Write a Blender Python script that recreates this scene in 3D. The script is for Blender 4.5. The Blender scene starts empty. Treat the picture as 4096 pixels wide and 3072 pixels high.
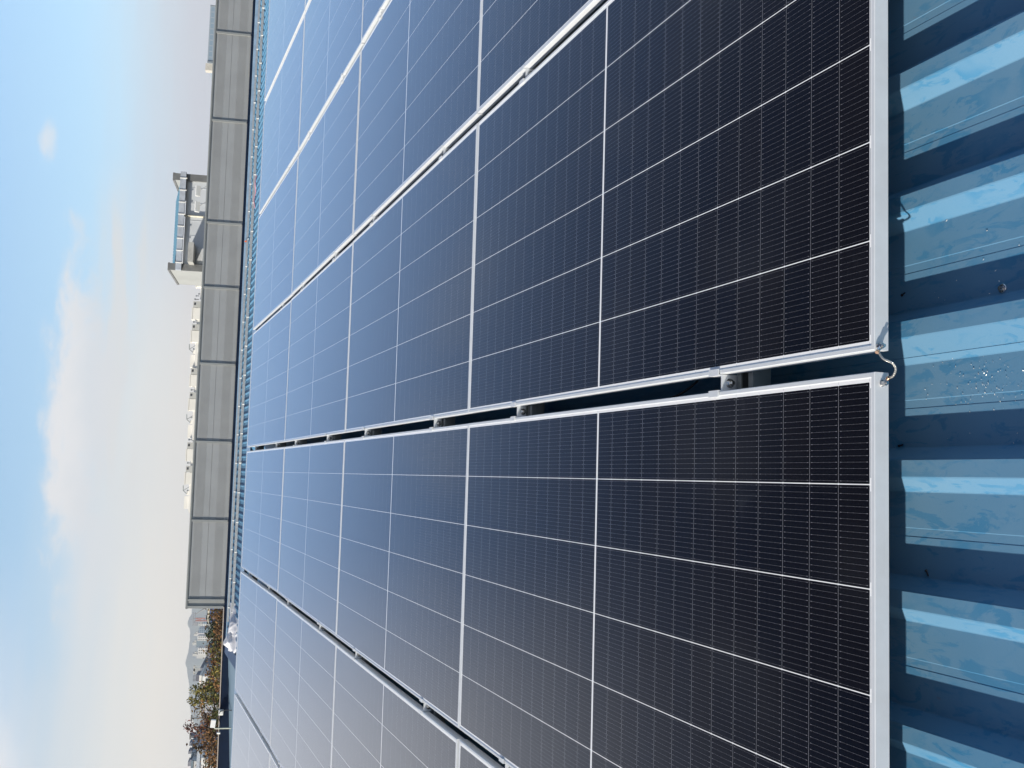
import bpy, bmesh, math, random
from mathutils import Vector, Matrix, noise as mnoise

random.seed(7)
sc = bpy.context.scene
col = sc.collection
rad = math.radians

# ------------------------------------------------------------------ camera, sky, sun, exposure
ANG = rad(9.06)                                    # pitch of the roof
Q = Matrix.Rotation(ANG, 4, 'X')                   # roof frame -> world
CAM = Vector((-0.231, -1.7763, 0.9955))
RW = Matrix(((0.02897176, -0.19089076, -0.98118365),     # image right
             (-0.99570484, 0.08084126, -0.04512832),     # image down
             (0.08793471, 0.97827676, -0.18772874)))     # view direction
FPX = 4368.19                                      # focal length in pixels of a 4096 wide frame
cam_data = bpy.data.cameras.new('camera')
cam = bpy.data.objects.new('camera', cam_data)
col.objects.link(cam)
cam_data.sensor_width = 36.0
cam_data.lens = 36.0 * FPX / 4096.0
cam_data.clip_start = 0.05
cam_data.clip_end = 30000
mr = Matrix((RW[0], -RW[1], -RW[2])).transposed()
cam.matrix_world = Matrix.Translation(CAM) @ mr.to_4x4()
sc.camera = cam

SUN_W = Vector((-0.861, -0.3986, 0.3152)).normalized()
sun_data = bpy.data.lights.new('sun', 'SUN')
sun_data.energy = 4.2
sun_data.angle = rad(0.55)
sun_data.color = (1.0, 0.93, 0.82)
sun = bpy.data.objects.new('sun', sun_data)
col.objects.link(sun)
sun.rotation_euler = SUN_W.to_track_quat('Z', 'Y').to_euler()

sc.view_settings.view_transform = 'Standard'
sc.view_settings.look = 'None'
sc.view_settings.exposure = 1.0
sc.view_settings.gamma = 1.0
sc.view_settings.use_curve_mapping = False


class NT:
    """small helper round a node tree"""
    def __init__(s, tree):
        s.t = tree
        s.n = tree.nodes
        s.l = tree.links

    def node(s, typ, **kw):
        n = s.n.new(typ)
        for k, v in kw.items():
            setattr(n, k, v)
        return n

    def put(s, sock, v):
        if isinstance(v, bpy.types.NodeSocket):
            s.l.new(v, sock)
        elif v is not None:
            if isinstance(v, (tuple, list)) and len(v) == 3 and len(sock.default_value) == 4:
                v = (*v, 1.0)
            sock.default_value = v

    def m(s, op, a, b=None, c=None, clamp=False):
        n = s.node('ShaderNodeMath', operation=op, use_clamp=clamp)
        s.put(n.inputs[0], a)
        if b is not None:
            s.put(n.inputs[1], b)
        if c is not None:
            s.put(n.inputs[2], c)
        return n.outputs[0]

    def step(s, v, a, b):                          # smooth 0..1 as v goes from a to b
        n = s.node('ShaderNodeMapRange', interpolation_type='SMOOTHSTEP')
        s.put(n.inputs[0], v)
        n.inputs[1].default_value = a
        n.inputs[2].default_value = b
        return n.outputs[0]

    def mix(s, f, a, b, blend='MIX'):
        n = s.node('ShaderNodeMix', data_type='RGBA', blend_type=blend)
        s.put(n.inputs[0], f)
        s.put(n.inputs[6], a)
        s.put(n.inputs[7], b)
        return n.outputs[2]

    def noise(s, vec, scale, detail=4, rough=0.55, dist=0.0, out=0):
        n = s.node('ShaderNodeTexNoise')
        s.put(n.inputs['Vector'], vec)
        n.inputs['Scale'].default_value = scale
        n.inputs['Detail'].default_value = detail
        n.inputs['Roughness'].default_value = rough
        n.inputs['Distortion'].default_value = dist
        return n.outputs[out]

    def xyz(s, v):
        n = s.node('ShaderNodeSeparateXYZ')
        s.put(n.inputs[0], v)
        return n.outputs

    def vec(s, x, y, z):
        n = s.node('ShaderNodeCombineXYZ')
        for i, v in enumerate((x, y, z)):
            s.put(n.inputs[i], v)
        return n.outputs[0]

    def mapping(s, v, scale=(1, 1, 1), rot=(0, 0, 0), loc=(0, 0, 0)):
        n = s.node('ShaderNodeMapping')
        s.put(n.inputs[0], v)
        n.inputs[1].default_value = loc
        n.inputs[2].default_value = rot
        n.inputs[3].default_value = scale
        return n.outputs[0]


world = bpy.data.worlds.new('World')
sc.world = world
world.use_nodes = True


def build_sky():
    w = NT(world.node_tree)
    bg = w.n['Background']
    sky = w.node('ShaderNodeTexSky', sky_type='NISHITA', sun_disc=False)
    sky.sun_elevation = math.asin(SUN_W.z)
    sky.sun_rotation = math.atan2(SUN_W.x, SUN_W.y) % (2 * math.pi)
    sky.air_density = 1.0
    sky.dust_density = 0.8
    sky.ozone_density = 1.5
    d = w.node('ShaderNodeTexCoord').outputs['Generated']
    x, y, z = w.xyz(d)
    el = w.m('MULTIPLY', w.m('ARCSINE', z), 180 / math.pi)
    az = w.m('MULTIPLY', w.m('ARCTAN2', x, y), 180 / math.pi)
    p = w.vec(w.m('MULTIPLY', az, 0.1), w.m('MULTIPLY', el, 0.22), 0.0)
    n1 = w.noise(p, 3.4, 10, 0.66, 0.35)
    n2 = w.noise(w.mapping(p, (0.5, 2.6, 1), loc=(3, 1, 0)), 2.0, 6, 0.6, 0.4)
    n3 = w.noise(w.mapping(p, (1, 1, 1), loc=(7, 5, 0)), 0.9, 3, 0.5)
    nn1 = w.m('SUBTRACT', n1, 0.5)
    nn2 = w.m('SUBTRACT', n2, 0.5)
    nn3 = w.m('SUBTRACT', n3, 0.5)

    def blob(az0, raz, el0, rup, rdn, amp, lo, hi):
        u = w.m('DIVIDE', w.m('SUBTRACT', az, az0), raz)
        e = w.m('SUBTRACT', el, el0)
        v = w.m('ADD', w.m('DIVIDE', w.m('MAXIMUM', e, 0.0), rup), w.m('DIVIDE', w.m('MINIMUM', e, 0.0), rdn))
        r = w.m('SQRT', w.m('ADD', w.m('MULTIPLY', u, u), w.m('MULTIPLY', v, v)))
        r = w.m('ADD', r, w.m('MULTIPLY', nn1, amp))
        return w.step(r, hi, lo)
    bank = blob(3.0, 9.4, 10.8, 1.85, 2.2, 1.7, 0.40, 1.0)
    bank2 = blob(-4.6, 5.6, 9.9, 1.5, 2.2, 1.5, 0.15, 1.1)
    wisp = w.m('MULTIPLY', blob(16.0, 1.6, 12.55, 0.7, 0.9, 1.9, 0.1, 0.75), 0.75)
    corner = blob(-14.5, 3.2, 13.6, 2.0, 2.2, 0.8, 0.1, 1.1)
    # thin streaks under the bank
    band = w.m('MULTIPLY', w.step(el, 7.0, 8.3), w.step(el, 10.6, 9.4))
    band = w.m('MULTIPLY', band, w.m('MULTIPLY', w.step(az, -5, 1), w.step(az, 16, 11)))
    streak = w.m('MULTIPLY', w.m('MULTIPLY', w.step(nn2, -0.10, 0.12), band), 0.85)
    # veil that thickens to the left
    lo = w.m('ADD', el, w.m('ADD', w.m('MULTIPLY', az, 0.22), w.m('MULTIPLY', nn3, 4.0)))
    lo = w.m('ADD', lo, w.m('MULTIPLY', nn2, 2.5))
    veil = w.m('MULTIPLY', w.step(lo, 13.0, 7.0), 0.75)
    veil = w.m('MULTIPLY', veil, w.step(az, 15.0, -2.0))
    low = w.step(w.m('ADD', el, w.m('MULTIPLY', nn2, 2.4)), 11.2, 5.0)
    # high cirrus out of the frame, seen only in the glass
    hi = w.m('MULTIPLY', w.step(el, 15, 24), w.m('MULTIPLY', w.step(nn3, 0.02, 0.2), 0.25))
    base = w.mix(1.0, sky.outputs[0], (0.091, 0.108, 0.114), 'MULTIPLY')
    base = w.mix(w.step(el, 13.5, 18), base, w.mix(1.0, base, (1.0, 1.03, 1.22), 'MULTIPLY'))
    base = w.mix(w.step(el, 18, 46), base, w.mix(1.0, base, (0.09, 0.12, 0.19), 'MULTIPLY'))
    side = w.step(az, 16.0, -10.0)
    haze = w.mix(side, (0.345, 0.325, 0.365), (1.10, 0.80, 0.42))
    c = w.mix(w.m('MULTIPLY', low, 0.93), base, haze)
    c = w.mix(veil, c, (0.395, 0.405, 0.41))
    c = w.mix(hi, c, (0.30, 0.33, 0.38))
    glow = w.m('MULTIPLY', w.m('MULTIPLY', w.step(az, -2.0, -17.0), w.step(el, 44.0, 22.0)), w.step(el, 11.0, 15.0))
    c = w.mix(w.m('MULTIPLY', glow, 0.85), c, (0.485, 0.49, 0.52))
    c = w.mix(streak, c, (0.43, 0.415, 0.395))
    shade = w.mix(w.step(w.m('ADD', el, w.m('MULTIPLY', nn1, 2.5)), 9.9, 11.6), (0.405, 0.41, 0.42), (0.475, 0.455, 0.445))
    c = w.mix(w.m('MULTIPLY', bank, 0.9), c, shade)
    c = w.mix(w.m('MULTIPLY', bank2, 0.55), c, shade)
    c = w.mix(wisp, c, (0.43, 0.45, 0.47))
    c = w.mix(w.m('MULTIPLY', corner, 0.8), c, (0.46, 0.46, 0.465))
    w.put(bg.inputs[0], c)
    bg.inputs[1].default_value = 1.0


build_sky()


# ------------------------------------------------------------------ helpers
def at(x, y, Y):
    """the point at distance Y up the view that a pixel of the photograph looks at"""
    d = RW.transposed() @ Vector(((x - 2048) / FPX, (y - 1536) / FPX, 1.0))
    t = (Y - CAM.y) / d.y
    return CAM + d * t


class MB:
    def __init__(s):
        s.v = []
        s.f = []
        s.sm = []
        s.mi = []
        s.cur = 0

    def add(s, vs, fs, smooth=False):
        b = len(s.v)
        s.v += [tuple(v) for v in vs]
        for f in fs:
            s.f.append([b + i for i in f])
            s.sm.append(smooth)
            s.mi.append(s.cur)

    def box(s, x0, x1, y0, y1, z0, z1, M=None):
        vs = [Vector((x, y, z)) for z in (z0, z1) for y in (y0, y1) for x in (x0, x1)]
        if M:
            vs = [M @ v for v in vs]
        s.add(vs, [(0, 2, 3, 1), (4, 5, 7, 6), (0, 1, 5, 4), (2, 6, 7, 3), (0, 4, 6, 2), (1, 3, 7, 5)])

    def quad(s, a, b, c, d):
        s.add([a, b, c, d], [(0, 1, 2, 3)])

    def prism(s, prof, a, b, closed=True):
        """profile [(u, v)] swept from frame a to frame b; a, b map (u, v) to points"""
        n = len(prof)
        vs = [a(*p) for p in prof] + [b(*p) for p in prof]
        fs = [(i, (i + 1) % n, n + (i + 1) % n, n + i) for i in range(n if closed else n - 1)]
        if closed:
            fs += [tuple(range(n - 1, -1, -1)), tuple(range(n, 2 * n))]
        s.add(vs, fs)

    def tube(s, pts, r, n=8, caps=True):
        pts = [Vector(p) for p in pts]
        rs = r if isinstance(r, (list, tuple)) else [r] * len(pts)
        vs = []
        up = Vector((0, 0, 1))
        for i, p in enumerate(pts):
            t = (pts[min(i + 1, len(pts) - 1)] - pts[max(i - 1, 0)]).normalized()
            a = t.cross(up)
            if a.length < 0.05:
                a = t.cross(Vector((1, 0, 0)))
            a.normalize()
            b = t.cross(a)
            for k in range(n):
                an = 2 * math.pi * k / n
                vs.append(p + (a * math.cos(an) + b * math.sin(an)) * rs[i])
        fs = []
        for i in range(len(pts) - 1):
            for k in range(n):
                k2 = (k + 1) % n
                fs.append((i * n + k, i * n + k2, (i + 1) * n + k2, (i + 1) * n + k))
        s.add(vs, fs, n > 6)
        if caps:
            s.add(vs[:n], [tuple(range(n - 1, -1, -1))])
            s.add(vs[-n:], [tuple(range(n))])

    def build(s, name, mat, parent=None, M=None, fix=True):
        me = bpy.data.meshes.new(name)
        me.from_pydata(s.v, [], s.f)
        mats = mat if isinstance(mat, (list, tuple)) else [mat]
        for m in mats:
            me.materials.append(m)
        me.polygons.foreach_set('use_smooth', s.sm)
        me.polygons.foreach_set('material_index', s.mi)
        if fix:
            bm = bmesh.new()
            bm.from_mesh(me)
            bmesh.ops.recalc_face_normals(bm, faces=bm.faces)
            bm.to_mesh(me)
            bm.free()
        me.update()
        o = bpy.data.objects.new(name, me)
        col.objects.link(o)
        if parent:
            o.parent = parent
        if M:
            if parent:
                o.matrix_local = M
            else:
                o.matrix_world = M
        return o


def tag(o, label=None, cat=None, group=None, kind=None):
    for k, v in (('label', label), ('category', cat), ('group', group), ('kind', kind)):
        if v:
            o[k] = v
    return o


def empty(name, M):
    o = bpy.data.objects.new(name, None)
    o.empty_display_size = 0.1
    col.objects.link(o)
    o.matrix_world = M
    return o


def T(x, y, z):
    return Matrix.Translation((x, y, z))


def dup(root, M):
    r = root.copy()
    col.objects.link(r)
    r.matrix_world = M
    for c in root.children:
        d = c.copy()
        col.objects.link(d)
        d.parent = r
        for e in c.children:
            g = e.copy()
            col.objects.link(g)
            g.parent = d
    return r


# ------------------------------------------------------------------ materials
def new_mat(name):
    m = bpy.data.materials.new(name)
    m.use_nodes = True
    n = NT(m.node_tree)
    return m, n, n.n['Principled BSDF']


def simple(name, c, rough=0.6, metal=0.0, var=0.12, scale=3.0, spec=0.5, c2=None):
    """plain paint / metal / concrete with a slight uneven tone"""
    m, n, b = new_mat(name)
    co = n.node('ShaderNodeTexCoord').outputs['Object']
    f = n.noise(co, scale, 5, 0.6)
    d = c2 or tuple(v * (1 - 2 * var) for v in c)
    n.put(b.inputs['Base Color'], n.mix(n.step(f, 0.35, 0.68), c, d))
    n.put(b.inputs['Roughness'], n.m('ADD', rough - 0.05, n.m('MULTIPLY', f, 0.1)))
    b.inputs['Metallic'].default_value = metal
    b.inputs['Specular IOR Level'].default_value = spec
    return m


PW, PL = 1.134, 2.358               # panel width and length
GAP = 0.040                         # open gap between two columns of panels
ROWS = [0.0, 2.366, 4.738, 7.106]   # where each row of panels starts up the slope
VAL, RIBH = -0.185, 0.038           # valley of the roof sheet below the panel tops; rib height


def glass_mat():
    m, n, b = new_mat('solar_glass')
    co = n.node('ShaderNodeTexCoord').outputs['Object']
    x, y, z = n.xyz(co)
    mx, my, mid, hp = 0.0165, 0.016, 0.010, (PL - 0.032 - 0.010) / 26
    pc = (PW - 2 * mx) / 6
    u = n.m('DIVIDE', n.m('SUBTRACT', x, mx), pc)
    half = n.m('GREATER_THAN', y, PL / 2)
    y2 = n.m('SUBTRACT', n.m('SUBTRACT', y, my), n.m('MULTIPLY', half, mid))
    v = n.m('DIVIDE', y2, hp)
    fu, fv = n.m('FRACT', u), n.m('FRACT', v)
    du = n.m('MULTIPLY', n.m('MINIMUM', fu, n.m('SUBTRACT', 1.0, fu)), pc)      # metres to the nearest cell edge
    dv = n.m('MULTIPLY', n.m('MINIMUM', fv, n.m('SUBTRACT', 1.0, fv)), hp)
    inx = n.m('MULTIPLY', n.m('GREATER_THAN', u, 0.0), n.m('LESS_THAN', u, 6.0))
    iny = n.m('MULTIPLY', n.m('GREATER_THAN', v, 0.0), n.m('LESS_THAN', v, 26.0))
    dm = n.m('ABSOLUTE', n.m('SUBTRACT', y, PL / 2))
    iny = n.m('MULTIPLY', iny, n.m('GREATER_THAN', dm, mid / 2))
    cell = n.m('MULTIPLY', inx, iny)
    cell = n.m('MULTIPLY', cell, n.m('GREATER_THAN', du, 0.00095))
    cell = n.m('MULTIPLY', cell, n.m('GREATER_THAN', dv, 0.00024))
    cell = n.m('MULTIPLY', cell, n.m('GREATER_THAN', n.m('ADD', du, dv), 0.0026))
    # round wires along the cell with small solder pads
    fb = n.m('ABSOLUTE', n.m('SUBTRACT', n.m('FRACT', n.m('MULTIPLY', fu, 16.0)), 0.5))
    db = n.m('MULTIPLY', fb, pc / 16)
    p1 = n.m('LESS_THAN', n.m('ABSOLUTE', n.m('SUBTRACT', n.m('ABSOLUTE', n.m('SUBTRACT', fv, 0.5)), 0.43)), 0.022)
    p2 = n.m('LESS_THAN', n.m('ABSOLUTE', n.m('SUBTRACT', n.m('FRACT', n.m('MULTIPLY', fv, 5.0)), 0.5)), 0.05)
    wid = n.m('ADD', 0.00015, n.m('ADD', n.m('MULTIPLY', p1, 0.00045), n.m('MULTIPLY', p2, 0.0002)))
    wire = n.m('MULTIPLY', n.m('LESS_THAN', db, wid), n.m('LESS_THAN', n.m('ABSOLUTE', n.m('SUBTRACT', fv, 0.5)), 0.455))
    # each cell a slightly different near-black
    wn = n.node('ShaderNodeTexWhiteNoise', noise_dimensions='4D')
    n.put(wn.inputs['Vector'], n.vec(n.m('FLOOR', u), n.m('FLOOR', v), half))
    oi = n.node('ShaderNodeObjectInfo')
    n.put(wn.inputs['W'], n.m('MULTIPLY', oi.outputs['Random'], 50.0))
    tint = n.mix(wn.outputs['Value'], (0.0010, 0.0014, 0.0045), (0.0032, 0.0024, 0.0036))
    # faint wiping marks and dust
    obj = n.node('ShaderNodeVectorMath', operation='ADD')
    n.put(obj.inputs[0], co)
    n.put(obj.inputs[1], n.vec(n.m('MULTIPLY', oi.outputs['Random'], 40.0), 0.0, 0.0))
    sm = n.noise(n.mapping(obj.outputs[0], (1.0, 0.6, 1), (0, 0, 0.5)), 9.0, 6, 0.7, 1.2)
    big = n.noise(obj.outputs[0], 1.7, 3, 0.5)
    dust = n.m('MULTIPLY', n.m('MULTIPLY', n.step(sm, 0.60, 0.78), n.step(big, 0.5, 0.7)), 0.05)
    dust = n.m('ADD', dust, n.m('MULTIPLY', big, 0.0015))
    c = n.mix(wire, tint, (0.15, 0.15, 0.165))
    c = n.mix(dust, c, (0.38, 0.42, 0.48))
    # interconnect ribbon beyond the last cells
    rib = n.m('LESS_THAN', n.m('ABSOLUTE', n.m('SUBTRACT', n.m('MINIMUM', y, n.m('SUBTRACT', PL, y)), 0.0132)), 0.0010)
    rib = n.m('MULTIPLY', rib, n.m('GREATER_THAN', du, 0.012))
    rib = n.m('MULTIPLY', rib, inx)
    rowgap = n.m('MULTIPLY', n.m('LESS_THAN', dv, 0.0004), n.m('GREATER_THAN', du, 0.0012))
    sheet = n.mix(rib, n.mix(rowgap, (0.80, 0.81, 0.82), (0.42, 0.43, 0.46)), (0.30, 0.33, 0.38))
    n.put(b.inputs['Base Color'], n.mix(cell, sheet, c))
    b.inputs['IOR'].default_value = 1.24
    b.inputs['Coat Weight'].default_value = 1.0
    b.inputs['Coat IOR'].default_value = 1.24
    b.inputs['Coat Roughness'].default_value = 0.09
    b.inputs['Sheen Weight'].default_value = 0.03
    b.inputs['Sheen Roughness'].default_value = 0.22
    b.inputs['Sheen Tint'].default_value = (0.80, 0.88, 1.0, 1)
    b.inputs['Specular IOR Level'].default_value = 0.5
    n.put(b.inputs['Roughness'], n.m('ADD', 0.07, n.m('MULTIPLY', big, 0.07)))
    return m


def roof_mat():
    """blue coated sheet, pale dust with wiped and scuffed patches"""
    m, n, b = new_mat('roof_paint')
    co = n.node('ShaderNodeTexCoord').outputs['Object']
    big = n.noise(co, 2.3, 4, 0.55)
    scuff = n.noise(n.mapping(co, (1.0, 0.38, 1.0), (0, 0, 0.9)), 30.0, 7, 0.68, 0.7)
    scuff2 = n.noise(n.mapping(co, (1.3, 0.35, 1.0), (0, 0, -0.35), (4, 2, 0)), 22.0, 6, 0.66, 0.9)
    fine = n.noise(co, 260.0, 3, 0.7)
    zone = n.noise(co, 8.0, 3, 0.5)
    wipe = n.m('MULTIPLY', n.step(scuff, 0.515, 0.575), n.step(zone, 0.36, 0.58))
    wipe2 = n.m('MULTIPLY', n.step(scuff2, 0.56, 0.63), n.step(zone, 0.62, 0.46))
    wipe = n.m('MAXIMUM', wipe, n.m('MULTIPLY', wipe2, 0.8))
    dust = n.m('SUBTRACT', n.m('ADD', 0.10, n.m('MULTIPLY', big, 0.25)), n.m('MULTIPLY', wipe, 0.115), clamp=True)
    dust = n.m('ADD', dust, n.m('MULTIPLY', n.m('SUBTRACT', fine, 0.5), 0.06))
    c = n.mix(dust, (0.007, 0.158, 0.330), (0.43, 0.48, 0.48))
    rust = n.m('MULTIPLY', n.step(n.noise(n.mapping(co, (1, .5, 1), loc=(9, 3, 0)), 11.0, 5, 0.6, 1.0), 0.70, 0.76), 0.35)
    c = n.mix(rust, c, (0.16, 0.12, 0.10))
    n.put(b.inputs['Base Color'], c)
    n.put(b.inputs['Roughness'], n.m('ADD', 0.42, n.m('MULTIPLY', dust, 0.3)))
    b.inputs['Specular IOR Level'].default_value = 0.15
    bump = n.node('ShaderNodeBump')
    bump.inputs['Strength'].default_value = 0.12
    bump.inputs['Distance'].default_value = 0.002
    n.put(bump.inputs['Height'], n.m('ADD', n.m('MULTIPLY', zone, 2.0), n.m('MULTIPLY', fine, 0.25)))
    n.put(b.inputs['Normal'], bump.outputs[0])
    return m


def leaf_mat(name, cols):
    m, n, b = new_mat(name)
    g = n.node('ShaderNodeNewGeometry').outputs['Random Per Island']
    r = n.node('ShaderNodeValToRGB')
    r.color_ramp.interpolation = 'LINEAR'
    els = r.color_ramp.elements
    while len(els) < len(cols):
        els.new(0.5)
    for i, c in enumerate(cols):
        els[i].position = i / (len(cols) - 1)
        els[i].color = (*c, 1)
    n.put(r.inputs[0], g)
    n.put(b.inputs['Base Color'], r.outputs[0])
    b.inputs['Roughness'].default_value = 0.7
    b.inputs['Specular IOR Level'].default_value = 0.2
    return m


def window_wall(name, wall, glass, px, pz, fx, fz, rough=0.7):
    """a facade whose panes repeat every px by pz metres (object x or y, and z)"""
    m, n, b = new_mat(name)
    co = n.node('ShaderNodeTexCoord').outputs['Object']
    x, y, z = n.xyz(co)
    h = n.m('ADD', x, y)
    a = n.m('LESS_THAN', n.m('ABSOLUTE', n.m('SUBTRACT', n.m('FRACT', n.m('DIVIDE', h, px)), 0.5)), fx / 2)
    c = n.m('LESS_THAN', n.m('ABSOLUTE', n.m('SUBTRACT', n.m('FRACT', n.m('DIVIDE', z, pz)), 0.5)), fz / 2)
    f = n.m('MULTIPLY', a, c)
    t = n.noise(co, 0.15, 4, 0.6)
    n.put(b.inputs['Base Color'], n.mix(f, n.mix(t, wall, tuple(v * 0.85 for v in wall)), glass))
    n.put(b.inputs['Roughness'], n.m('SUBTRACT', rough, n.m('MULTIPLY', f, 0.5)))
    return m


ALU = simple('anodised_aluminium', (0.62, 0.65, 0.68), 0.40, 0.15, 0.03, 20)
ALU_SIDE = ALU
STEEL = simple('stainless_steel', (0.62, 0.61, 0.60), 0.22, 1.0, 0.08, 60)
GALV = simple('galvanised_steel', (0.40, 0.42, 0.43), 0.5, 0.35, 0.1, 12)
RAILM = simple('shaded_galvanised_rail', (0.16, 0.18, 0.185), 0.55, 0.3, 0.1, 12)  # darker galvanised steel: shade under the panels put into the rail colour
BRAID = simple('tinned_copper_braid', (0.78, 0.76, 0.70), 0.35, 0.75, 0.25, 500)
COPPER = simple('copper_lug', (0.72, 0.45, 0.30), 0.3, 1.0, 0.1, 80)
GLASS = glass_mat()
ROOF = roof_mat()
TRIM = simple('blue_trim', (0.26, 0.37, 0.50), 0.35, 0.0, 0.1, 3)
NAVY = simple('navy_flashing', (0.004, 0.013, 0.036), 0.6, 0.0, 0.15, 2.5, 0.12)
TAN = simple('tan_coping', (0.42, 0.36, 0.31), 0.7)
SCREEN = simple('grey_louvre_paint', (0.275, 0.285, 0.29), 0.55, 0.0, 0.05, 1.0)
SCREEN_D = simple('grey_louvre_post', (0.245, 0.255, 0.25), 0.55, 0.0, 0.05, 1.0)
FOIL = simple('white_plastic_film', (0.56, 0.57, 0.61), 0.4, 0.0, 0.05, 4)
BLACK = simple('black_rubber', (0.012, 0.012, 0.014), 0.5)
WHITE = simple('white_paint', (0.78, 0.78, 0.75), 0.5, 0.0, 0.04)

# ------------------------------------------------------------------ the near roof and the roof behind it
RIB0 = -0.0527                     # X of a groove edge of the sheet
P = 0.246                          # rib spacing; two sheets lap on one rib


def sheet_profile(x0, x1):
    pts = []
    for k in range(int((x0 - RIB0) / P) - 2, int((x1 - RIB0) / P) + 2):
        lap = 0.020 if k == 0 else 0.0
        b = RIB0 + k * P + (0.020 if k > 0 else 0.0)
        pts += [(b - 0.0178, 0.0), (b - 0.0166, -0.0008), (b - 0.0015, -0.0008), (b, 0.0),
                (b + 0.0675, 0.0), (b + 0.0695, 0.0012)]
        if lap:
            pts += [(b + 0.0800, 0.0115), (b + 0.0812, 0.0110)]
        b += lap
        pts += [(b + 0.0940, RIBH - 0.0015), (b + 0.0965, RIBH),
                (b + 0.1275, RIBH), (b + 0.1300, RIBH - 0.0015), (b + 0.1520, 0.0012), (b + 0.1540, 0.0)]
    return [p for p in pts if x0 <= p[0] <= x1]


def sheet(name, x0, x1, A, B, M):
    """ribbed sheet from line A to line B, each a (y, z) in the frame M"""
    prof = sheet_profile(x0, x1)
    up = Vector((0, -(B[1] - A[1]), B[0] - A[0])).normalized()
    mb = MB()
    n = len(prof)
    N = 14
    vs = []
    for i in range(N + 1):
        t = i / N
        for px, ph in prof:
            vs.append((px + up.x * ph, A[0] + (B[0] - A[0]) * t + up.y * ph, A[1] + (B[1] - A[1]) * t + up.z * ph))
    fs = [(i * n + k, i * n + k + 1, (i + 1) * n + k + 1, (i + 1) * n + k) for i in range(N) for k in range(n - 1)]
    mb.add(vs, fs)
    o = mb.build(name, ROOF, None, M, fix=False)
    return tag(o, kind='structure')


RIDGE_Y = 10.9
sheet('metal_roof', -6.0, 12.0, (-3.6, VAL), (RIDGE_Y, VAL), Q)
rw = Q @ Vector((0, RIDGE_Y, VAL))
FR_Y, FR_Z = 39.6, 3.262            # ridge of the roof behind
S = math.tan(ANG)
vy = (rw.z + S * rw.y - FR_Z + S * FR_Y) / (2 * S)
vz = rw.z - S * (vy - rw.y)
I4 = Matrix.Identity(4)
sheet('metal_roof_back_slope', -6.0, 12.0, (rw.y, rw.z), (vy, vz), I4)
sheet('metal_roof_far_slope', -6.30, 22.0, (vy, vz), (FR_Y, FR_Z), I4)

# ridge cap of the near roof: a bent sheet sitting on the ribs
mb = MB()
e = 0.012
pr_ = [(-0.26, RIBH + 0.004), (0.0, RIBH + e), (0.0, RIBH + e - 0.004), (-0.26, RIBH + 0.0005)]
a = lambda u, v: (-6.0, RIDGE_Y + u, VAL + v)
b = lambda u, v: (12.0, RIDGE_Y + u, VAL + v)
mb.prism(pr_, a, b)
pr2 = [(0.001, RIBH + e), (0.25, RIBH - 0.07), (0.25, RIBH - 0.074), (0.001, RIBH + e - 0.004)]
mb.prism(pr2, a, b)
tag(mb.build('ridge_flashing', TRIM, None, Q), 'pale blue ridge flashing along the top of the near roof', 'flashing')

# ridge strip of the far roof and its sloping verge
mb = MB()
for x0, x1 in ((-6.75, 22.0),):
    s0, s1 = 0.0042 * x0, 0.0042 * x1
    vs = [(x0, FR_Y, FR_Z + 0.02), (x1, FR_Y, FR_Z + 0.045), (x1, FR_Y, FR_Z + 0.075 + s1 + 0.018), (x0, FR_Y, FR_Z + 0.075 + s0 + 0.018),
          (x0, FR_Y + 0.3, FR_Z + 0.02), (x1, FR_Y + 0.3, FR_Z + 0.045), (x1, FR_Y + 0.3, FR_Z + 0.075 + s1 + 0.018), (x0, FR_Y + 0.3, FR_Z + 0.075 + s0 + 0.018)]
    mb.add(vs, [(0, 1, 2, 3), (4, 7, 6, 5), (3, 2, 6, 7), (0, 4, 5, 1), (0, 3, 7, 4), (1, 5, 6, 2)])
tag(mb.build('ridge_flashing', TRIM), 'pale blue ridge strip at the foot of the grey louvre screen', 'flashing')

mb = MB()
vdz = S * (FR_Y - 0.02 - 30.0)
pv = [(-6.75, 0.0), (-6.75, 0.06), (-6.70, 0.085), (-6.36, 0.06), (-6.31, 0.06), (-6.31, 0.0)]
mb.prism(pv, lambda u, v: (u, FR_Y - 0.02, FR_Z + v), lambda u, v: (u, 30.0, FR_Z - vdz + v))
tag(mb.build('verge_flashing', simple('verge_blue', (0.045, 0.085, 0.17), 0.45)), 'dark blue verge trim sloping down the left end of the far roof', 'flashing')

# smooth light blue sheet left of the verge
mb = MB()
mb.add([(-6.76, 40.0, 3.24), (-16, 40.0, 2.66), (-16, 30.0, 1.1), (-6.76, 30.0, 1.7)], [(0, 1, 2, 3)])
tag(mb.build('metal_roof_lower_sheet', simple('lower_roof_blue', (0.20, 0.29, 0.36), 0.5, c2=(0.17, 0.26, 0.33))), kind='structure')

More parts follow.
